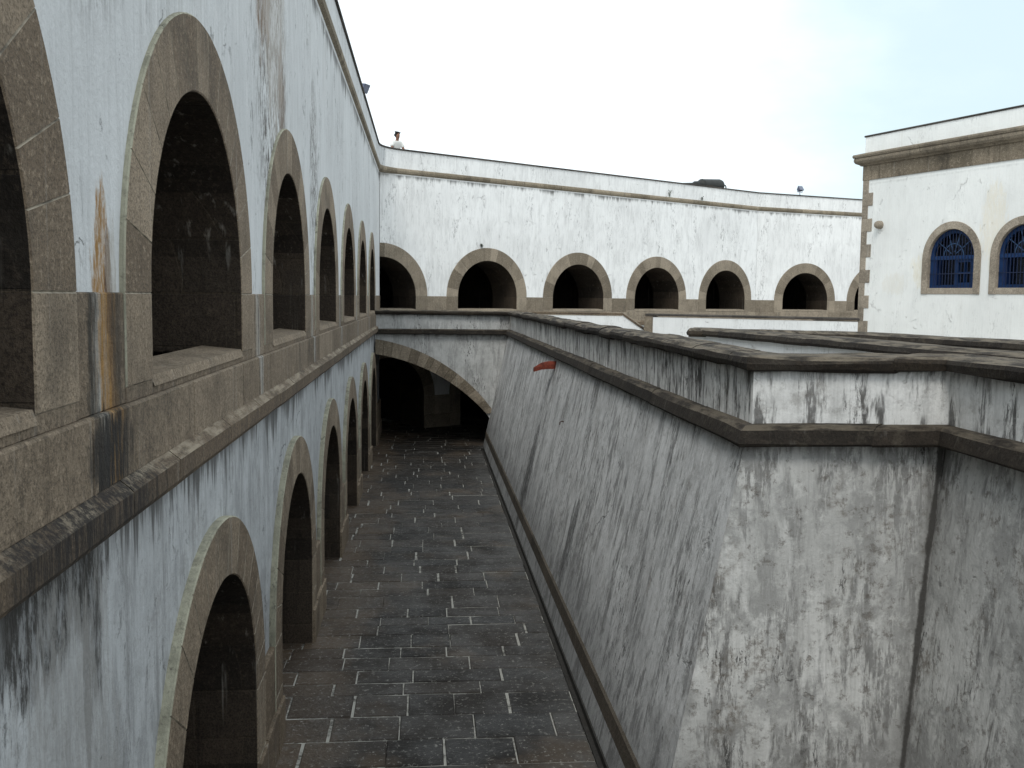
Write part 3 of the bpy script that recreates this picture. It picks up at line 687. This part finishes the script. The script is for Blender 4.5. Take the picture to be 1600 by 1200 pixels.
low_wall('trench_parapet', [(2.80, 10.25), (3.5, 10.0), (4.45, 9.5), (4.95, 7.6), (5.4, 4.5)][::-1], 'farther arm of the pointed inner work, thin dark coping line below the white house', m_inner_white, m_dark_cop, .34, -.30, seed=6)
THIN = lambda w, zt: [(-.02, zt - .045), (-.025, zt - .02), (-.01, zt), (w + .01, zt), (w + .025, zt - .02), (w + .02, zt - .045)]
low_wall('stair_parapet', [(2.0, 21.15), (4.12, 20.5)], 'low white stair parapet with a sloping right end, just beyond the bridge', m_inner_white, m_thin_cop if 0 else m_ledge, .2, -.30, seed=7, wob=0, cap=THIN(.2, -.30))
# sloping end of that stair parapet
t = bpy.data.objects[[o.name for o in bpy.data.objects if o.name.startswith('stair_parapet')][-1]]
p = MB(); a0, a1 = Vector((4.12, 20.5)), Vector((4.62, 20.35)); nn = Vector((.29, .957))
def quadwall(a, b, za, zb, w, base=-.95):
    A, B = a + nn * w, b + nn * w
    return [(a.x, a.y, base), (b.x, b.y, base), (B.x, B.y, base), (A.x, A.y, base), (a.x, a.y, za), (b.x, b.y, zb), (B.x, B.y, zb), (A.x, A.y, za)]
BX = [(0, 3, 2, 1), (4, 5, 6, 7), (0, 1, 5, 4), (1, 2, 6, 5), (2, 3, 7, 6), (3, 0, 4, 7)]
p.faces(quadwall(a0, a1, -.345, -.69, .2), BX); p.obj('sloping_end', m_inner_white, t, True)
p = MB(); v = quadwall(a0 - nn * .02, a1 - nn * .02, -.30, -.65, .24); v[0:4] = [(v[0][0], v[0][1], -.345), (v[1][0], v[1][1], -.70), (v[2][0], v[2][1], -.70), (v[3][0], v[3][1], -.345)]
p.faces(v, BX, .4); p.obj('sloping_cap', m_ledge, t, True)
t = low_wall('stair_parapet', [(4.42, 19.62), (7.75, 16.9)], 'longer low white parapet with dark cap and stone end pier, meeting the house corner', m_inner_white, m_thin_cop, .2, -.295, seed=8, wob=0, cap=THIN(.2, -.295))
p = MB(); p.block(-.03, .16, -.012, .215, -.95, -.345, .006, .4); p.obj('end_pier', m_stone, t)

# ------------------------------------------------------------ house with blue windows
HC = (7.653, 17.0); HD = (.319, -.948)
hs = thing('house', HC, HD, 'white house at right with stone corner, heavy cornice and blue arched windows', 'building')
W = [(1.985 + 1.316 * i) for i in range(2)]
p = MB(); panel(p, 0, 8, -1.0, 2.86, 0.0, [(c, .51, .70, .14, 'a') for c in W]); p.obj('front_wall', m_build, hs)
p = MB(); p.poly([(0, 0, -1), (0, 6, -1), (0, 6, 2.86), (0, 0, 2.86)]); p.poly([(8, 0, -1), (8, 6, -1), (8, 6, 2.86), (8, 0, 2.86)]); p.poly([(0, 6, -1), (8, 6, -1), (8, 6, 2.86), (0, 6, 2.86)]); p.obj('side_wall', m_build, hs)
p = MB(); p.poly([(.25, .25, 2.5), (7.8, .25, 2.5), (7.8, 5.8, 2.5), (.25, 5.8, 2.5)])
for (a, b, c_, d) in ((.25, 7.8, .25, .25),): p.poly([(.25, .25, 2.5), (7.8, .25, 2.5), (7.8, .25, 2.86), (.25, .25, 2.86)])
p.poly([(.25, .25, 2.5), (.25, 5.8, 2.5), (.25, 5.8, 2.86), (.25, .25, 2.86)]); p.obj('roof', m_concrete, hs)
# coping, cornice moulding and frieze wrap the corner
def hw(x, y):  # house frame to world
    n = (-HD[1], HD[0]); return (HC[0] + HD[0] * x + n[0] * y, HC[1] + HD[1] * x + n[1] * y)
HPTH = [hw(0, 6), hw(0, 0), hw(8, 0)]
p = MB(); sweep(p, HPTH, [(-.012, 2.845), (-.02, 2.86), (-.01, 2.875), (.26, 2.89), (.27, 2.845)], 0, 2, 1.0, .003, 3); p.obj('coping', m_thin_cop, hs, True)
p = MB(); sweep(p, HPTH, [(.05, 2.35), (-.045, 2.35), (-.06, 2.37), (-.11, 2.395), (-.13, 2.43), (-.13, 2.475), (-.12, 2.48), (-.14, 2.49), (-.15, 2.52), (-.14, 2.545), (-.02, 2.575), (.05, 2.58)], 0, 2, 1.3, .003, 4); p.obj('cornice', m_build_corn, hs, True)
p = MB(); sweep(p, HPTH, [(.05, 2.10), (-.016, 2.10), (-.016, 2.352), (.05, 2.352)], 0, 2, .75, .002, 5); p.obj('frieze', stone('stained_frieze', (.17, .14, .10), (.30, .25, .185), .65, .9, pale=.3), hs, True)
p = MB(); q = random.Random(9); z = 2.10; k = 0
while z > -.98:
    w = .235 if k % 2 else .125; z1 = max(z - .222, -1.0)
    p.block(-.012, w, -.012, .1, z1, z, .005, q.random())
    p.faces([(-.012, .1, z1), (-.012, .35 - w, z1), (-.012, .35 - w, z), (-.012, .1, z)], [(0, 1, 2, 3)], .4); z = z1; k += 1
p.obj('quoins', m_quoin, hs)
p = MB(); n = 20; rr = [(.0, -.115), (.03, -.112), (.055, -.095), (.068, -.06), (.07, -.02), (.07, .01)]
pts = [(.44 + r * math.cos(2 * math.pi * a / n), y, 1.31 + r * math.sin(2 * math.pi * a / n)) for r, y in rr for a in range(n)]
p.faces(pts, [(i * n + a, i * n + (a + 1) % n, (i + 1) * n + (a + 1) % n, (i + 1) * n + a) for i in range(len(rr) - 1) for a in range(n)]); p.obj('stone_boss', m_quoin, hs, smooth=True)
def house_window(c, sd):
    p = MB(); arch_ring(p, c, .452, .572, .70, .13, -.02, .03, .22, 7, (.25, .34), .004, sd, 6)
    o = p.obj('window', m_quoin, hs)
    s = MB(); s.block(c - .452, c + .452, -.012, .2, .13, .225, .004, .8); s.obj('sill', m_quoin, o)
    # frame: arched blue timber ring, transom, jambs, casements
    f = MB(); y0, y1 = .045, .085
    N = 24
    for i in range(N):
        a, b = math.pi * i / N, math.pi * (i + 1) / N
        P = [(c - r * math.cos(t), .70 + r * math.sin(t)) for r, t in ((.455, a), (.455, b), (.39, b), (.39, a))]
        f.faces([(x, y0, z) for x, z in P] + [(x, y1, z) for x, z in P], [(0, 1, 2, 3), (2, 3, 7, 6)], .5)
    f.box(c - .455, c - .385, y0, y1, .225, .70); f.box(c + .385, c + .455, y0, y1, .225, .70); f.box(c - .385, c + .385, y0, y1, .225, .275)
    f.obj('frame', m_blue, o)
    f = MB(); f.box(c - .44, c + .44, y0 - .015, y1 + .005, .675, .735); f.obj('transom', m_blue, o)
    f = MB()   # right casement leaf with four lights
    for (xa, xb, za, zc) in ((.04, .085, .275, .675), (.345, .384, .275, .675), (.085, .345, .275, .31), (.085, .345, .63, .675), (.085, .345, .455, .475), (.205, .225, .31, .63)): f.box(c + xa, c + xb, y0 + .01, y1 + .02, za, zc)
    f.obj('casement', m_blue, o)
    f = MB()   # left leaf, standing ajar into the room
    f.box(c - .384, c - .34, y0 + .01, y0 + .3, .275, .675)
    f.obj('casement', m_blue_dark, o)
    f = MB()   # fanlight tracery: hub ring and spokes
    for i in range(18):
        a, b = math.pi * i / 18, math.pi * (i + 1) / 18
        P = [(c - r * math.cos(t), .735 + r * math.sin(t)) for r, t in ((.20, a), (.20, b), (.182, b), (.182, a))]
        f.faces([(x, y0 + .005, z) for x, z in P], [(0, 1, 2, 3)])
    for t in (36, 72, 108, 144):
        t = R(t); d = Vector((math.cos(t), math.sin(t))); nrm = Vector((-d.y, d.x)) * .008
        P = [Vector((c, .735)) + d * .06 + nrm, Vector((c, .735)) + d * .39 + nrm, Vector((c, .735)) + d * .39 - nrm, Vector((c, .735)) + d * .06 - nrm]
        f.faces([(v.x, y0 + .007, v.y) for v in P], [(0, 1, 2, 3)])
    f.obj('tracery', plain('pale_blue_paint', (.035, .085, .18), .5), o)
    f = MB()
    for i in range(13):
        x = c - .36 + .72 * i / 12; h = .70 + math.sqrt(max(0, .44 ** 2 - (x - c) ** 2)); tube(f, [(x, .025, .23), (x, .025, h)], .0065, 6)
    tube(f, [(c - .44, .025, .45), (c + .44, .025, .45)], .006, 6)
    f.obj('grille', m_iron, o)
    f = MB(); N = 16
    f.faces([(c - .45 * math.cos(math.pi * i / N), .17, .70 + .45 * math.sin(math.pi * i / N)) for i in range(N + 1)] + [(c + .45, .17, .225), (c - .45, .17, .225)], [tuple(range(N + 3))]); f.obj('pane', m_pane, o)
for i, c in enumerate(W[:2]): house_window(c, 80 + i)

# ------------------------------------------------------------ floodlights on the parapets
m_grey = plain('grey_blue_housing', (.13, .15, .22), .5, .3); m_lens = plain('floodlight_glass', (.16, .18, .24), .15)
def floodlight(p, yawd, tilt, sc, label):
    t = bpy.data.objects.new('floodlight', None); C.objects.link(t); t.location = (p[0] * S, p[1] * S, (ZG + p[2]) * S); t.rotation_euler = (0, 0, R(yawd)); t.scale = (1, 1, 1)
    tag(t, label, 'floodlight', 'floodlights on the parapets'); k = sc
    b = MB(); b.box(-.04 * k, .04 * k, -.04 * k, .04 * k, -.0, .02 * k); b.box(-.012 * k, .012 * k, -.012 * k, .012 * k, .02 * k, .14 * k); b.box(-.17 * k, .17 * k, -.012 * k, .012 * k, .14 * k, .16 * k)
    b.box(-.17 * k, -.155 * k, -.012 * k, .012 * k, .16 * k, .30 * k); b.box(.155 * k, .17 * k, -.012 * k, .012 * k, .16 * k, .30 * k); b.obj('bracket', m_grey, t, scale=1)
    rot = Matrix.Translation((0, 0, .30 * k)) @ Matrix.Rotation(R(tilt), 4, 'X')
    def tr(ps): return [tuple(rot @ Vector(v)) for v in ps]
    h = MB(); h.faces(tr([(-.15 * k, -.10 * k, -.13 * k), (.15 * k, -.10 * k, -.13 * k), (.15 * k, -.10 * k, .13 * k), (-.15 * k, -.10 * k, .13 * k), (-.08 * k, .12 * k, -.06 * k), (.08 * k, .12 * k, -.06 * k), (.08 * k, .12 * k, .07 * k), (-.08 * k, .12 * k, .07 * k)]), BX + [])
    h.obj('housing', m_grey, t, scale=1, merge=True)
    f = MB(); f.faces(tr([(-.14 * k, -.104 * k, -.12 * k), (.14 * k, -.104 * k, -.12 * k), (.14 * k, -.104 * k, .12 * k), (-.14 * k, -.104 * k, .12 * k)]), [(0, 1, 2, 3)]); f.obj('lens', m_lens, t, scale=1)
floodlight((-1.04, 17.3, 3.335), 62, 25, .9, 'grey-blue floodlight on top of the left wall, tilted down over the passage')
_f = Vector(FB) + FD2 * 1.72 + Vector((-FD2.y, FD2.x)) * .15
floodlight((_f.x, _f.y, 3.34), 25, -35, 1.0, 'small dark floodlight on the far parapet near the house')

# ------------------------------------------------------------ cannon on the far parapet
m_gun = plain('black_cannon_iron', (.028, .030, .028), .55, .3)
m_wood = plain('dark_carriage_timber', (.05, .042, .034), .8)
gu = Vector(FD); gp = Vector((FP[0] + FD[0] * 12.62 - FD[1] * .62, FP[1] + FD[1] * 12.62 + FD[0] * .62))
t = thing('cannon', (gp.x, gp.y), (-gu.x, -gu.y), 'old black cannon on the far roof, its breech and ring to the right', 'cannon', z=2.58)
p = MB(); n = 18; prof = [(-.02, 0), (-.0, .06), (.05, .12), (.12, .175), (.2, .20), (.95, .19), (1.0, .195), (1.06, .16), (1.08, .135), (1.25, .12), (1.3, .12), (1.36, .075), (2.1, .05), (2.14, .065), (2.2, .062), (2.2, .035), (1.9, .03)]
zc = .91
pts = [(x, r * math.cos(2 * math.pi * a / n), zc + r * math.sin(2 * math.pi * a / n) - .06 * x) for x, r in prof for a in range(n)]
p.faces(pts, [(i * n + a, i * n + (a + 1) % n, (i + 1) * n + (a + 1) % n, (i + 1) * n + a) for i in range(len(prof) - 1) for a in range(n)]); p.obj('barrel', m_gun, t, smooth=True)
p = MB(); tube(p, [(-.09 + .07 * math.cos(a), 0, zc - .04 + .07 * math.sin(a)) for a in [2 * math.pi * k / 14 for k in range(15)]], .02, 6); p.obj('breech_ring', m_gun, t)
for s_ in (-1, 1):
    p = MB(); y0 = s_ * .15; a_, b_ = sorted((y0, y0 + s_ * .05))
    pr = [(-.1, .14), (1.0, .14), (1.0, .84), (.7, .86), (.6, .76), (.3, .66), (.1, .5), (-.1, .4)]
    p.faces([(x, a_, z) for x, z in pr] + [(x, b_, z) for x, z in pr], [tuple(range(8)), tuple(range(15, 7, -1))] + [(k, (k + 1) % 8, 8 + (k + 1) % 8, 8 + k) for k in range(8)]); p.obj('carriage_cheek', m_wood, t)
    for x in (.1, .8):
        p = MB(); N = 18; P = [(x + .14 * math.cos(2 * math.pi * k / N), .14 + .14 * math.sin(2 * math.pi * k / N)) for k in range(N)]
        ya, yc = sorted((s_ * .21, s_ * .27)); p.faces([(a, ya, b) for a, b in P] + [(a, yc, b) for a, b in P], [tuple(range(N)), tuple(range(2 * N - 1, N - 1, -1))] + [(k, (k + 1) % N, N + (k + 1) % N, N + k) for k in range(N)]); p.obj('wheel', m_wood, t)

# ------------------------------------------------------------ man leaning on the far parapet
def skin(name, joints, edges, mat, parent, sub=2):
    me = bpy.data.meshes.new(name); me.from_pydata([j[:3] for j in joints], edges, []); me.materials.append(mat)
    o = bpy.data.objects.new(name, me); C.objects.link(o); o.parent = parent
    md = o.modifiers.new('skin', 'SKIN'); md.use_smooth_shade = True
    for v, j in zip(me.skin_vertices[0].data, joints): v.radius = (j[3], j[4] if len(j) > 4 else j[3])
    me.skin_vertices[0].data[0].use_root = True
    o.modifiers.new('sub', 'SUBSURF').levels = sub; o.modifiers['sub'].render_levels = sub
    return o
pp = Vector((-.62, 23.28)) 
man = bpy.data.objects.new('person', None); C.objects.link(man); man.location = (pp.x * S - .12, pp.y * S + .42, (ZG + 2.58) * S + .16)
man.rotation_euler = (0, 0, math.atan2(FD[1], FD[0]) )
man.scale = (.98,) * 3
tag(man, 'man in a white T-shirt leaning his arms on the far parapet by the wall corner', 'person')
m_skin = plain('brown_skin', (.22, .115, .075), .6, 0, .1); m_shirt = plain('white_cotton_shirt', (.72, .73, .70), .9, 0, .08); m_hair = plain('black_hair', (.015, .012, .010), .7); m_jean = plain('blue_trousers', (.05, .07, .12), .9)
J = [(0, 0, .95, .13, .10), (0, -.03, 1.12, .13, .09), (0, -.10, 1.32, .15, .10), (0, -.13, 1.45, .07, .06), (0, -.16, 1.51, .058, .06), (0, -.18, 1.58, .075, .085), (0, -.185, 1.67, .088, .105), (0, -.175, 1.745, .06, .075),
     (.18, -.12, 1.39, .058), (.27, -.20, 1.12, .048), (.22, -.42, 1.06, .038), (.19, -.48, 1.05, .03),
     (-.18, -.12, 1.39, .058), (-.27, -.20, 1.12, .048), (-.22, -.42, 1.06, .038), (-.19, -.48, 1.05, .03),
     (.10, .02, .86, .09), (.11, .0, .50, .06), (.11, .03, .09, .045), (.12, -.12, .03, .04), (-.10, .02, .86, .09), (-.11, .0, .50, .06), (-.11, .03, .09, .045), (-.12, -.12, .03, .04), (0, -.27, 1.665, .012)]
E_ = [(0, 1), (1, 2), (2, 3), (3, 4), (4, 5), (5, 6), (6, 7), (2, 8), (8, 9), (9, 10), (10, 11), (2, 12), (12, 13), (13, 14), (14, 15), (0, 16), (16, 17), (17, 18), (18, 19), (0, 20), (20, 21), (21, 22), (22, 23), (6, 24)]
k = len(J)
for sx in (1, -1):
    w = 11 if sx > 0 else 15
    for f, (dx, ln) in enumerate(((-.028, .07), (-.01, .08), (.01, .075), (.026, .06))):
        J.append((sx * .19 + dx, -.52, 1.048, .011)); J.append((sx * .19 + dx * 1.3, -.52 - ln * .6, 1.04, .009)); E_ += [(w, k), (k, k + 1)]; k += 2
    J.append((sx * .19 - sx * .035, -.505, 1.05, .012)); E_.append((w, k)); k += 1
skin('body', J, E_, m_skin, man)
skin('shirt', [(0, 0, .93, .165, .125), (0, -.03, 1.12, .16, .115), (0, -.10, 1.32, .19, .13), (0, -.14, 1.44, .12, .09), (.19, -.12, 1.37, .09), (.265, -.175, 1.20, .075), (-.19, -.12, 1.37, .09), (-.265, -.175, 1.20, .075)],
     [(0, 1), (1, 2), (2, 3), (2, 4), (4, 5), (2, 6), (6, 7)], m_shirt, man)
skin('trousers', [(0, .01, .93, .16, .12), (.10, .02, .82, .10), (.11, .0, .50, .08), (.11, .03, .12, .07), (-.10, .02, .82, .10), (-.11, .0, .50, .08), (-.11, .03, .12, .07)], [(0, 1), (1, 2), (2, 3), (0, 4), (4, 5), (5, 6)], m_jean, man)
skin('hair', [(0, -.15, 1.69, .085, .10), (0, -.165, 1.735, .062, .075), (0, -.12, 1.65, .075, .055)], [(0, 1), (0, 2)], m_hair, man)
t_ = MB(); t_.box(-.3, .3, -.3, .3, -.16, 0); 
o = t_.obj('step', m_concrete, None, scale=1); o.matrix_world = Matrix.Translation((man.location.x, man.location.y, man.location.z)) @ Matrix.Rotation(man.rotation_euler.z, 4, 'Z'); tag(o, 'stone step behind the far parapet under the standing man', 'step')

# ------------------------------------------------------------ weeds rooted in the masonry
m_leaf = plain('weed_green', (.05, .075, .03), .8, 0, .4)
def weed(p, h, n, seed, label):
    t = bpy.data.objects.new('weed', None); C.objects.link(t); t.location = (p[0] * S, p[1] * S, (ZG + p[2]) * S); tag(t, label, 'weed', 'weeds growing from the far wall')
    q = random.Random(seed); st = MB(); lf = MB()
    for i in range(n):
        a = q.uniform(0, 6.28); l = h * q.uniform(.6, 1); dx, dy = math.cos(a) * l * .25, math.sin(a) * l * .25
        pts = [(0, 0, -.02), (dx * .4, dy * .4, l * .5), (dx, dy, l)]; tube(st, pts, [.006, .005, .002], 5)
        for k in range(9):
            s_ = q.uniform(.2, 1); c = Vector((dx * s_, dy * s_, l * s_)); b = q.uniform(0, 6.28); d = Vector((math.cos(b), math.sin(b), q.uniform(-.2, .7))) * q.uniform(.04, .09); w = Vector((-d.y, d.x, 0)) * .3
            lf.faces([c, c + d * .5 + w, c + d, c + d * .5 - w], [(0, 1, 2, 3)], q.random())
    st.obj('stem', m_leaf, t, scale=1); lf.obj('leaves', m_leaf, t, scale=1)
def onwall(u, y=0.): return (FP[0] + FD[0] * u - FD[1] * y, FP[1] + FD[1] * u + FD[0] * y)
weed((*onwall(9.55, -.005), 2.885), .34, 5, 1, 'taller weed growing on the far wall cornice')
weed((*onwall(10.95, -.005), 2.885), .2, 4, 2, 'shorter weed on the far wall cornice, left of the cannon end')
weed((*onwall(2.86, -.02), 1.19), .14, 6, 3, 'dark weed tuft rooted on top of the second far arch')
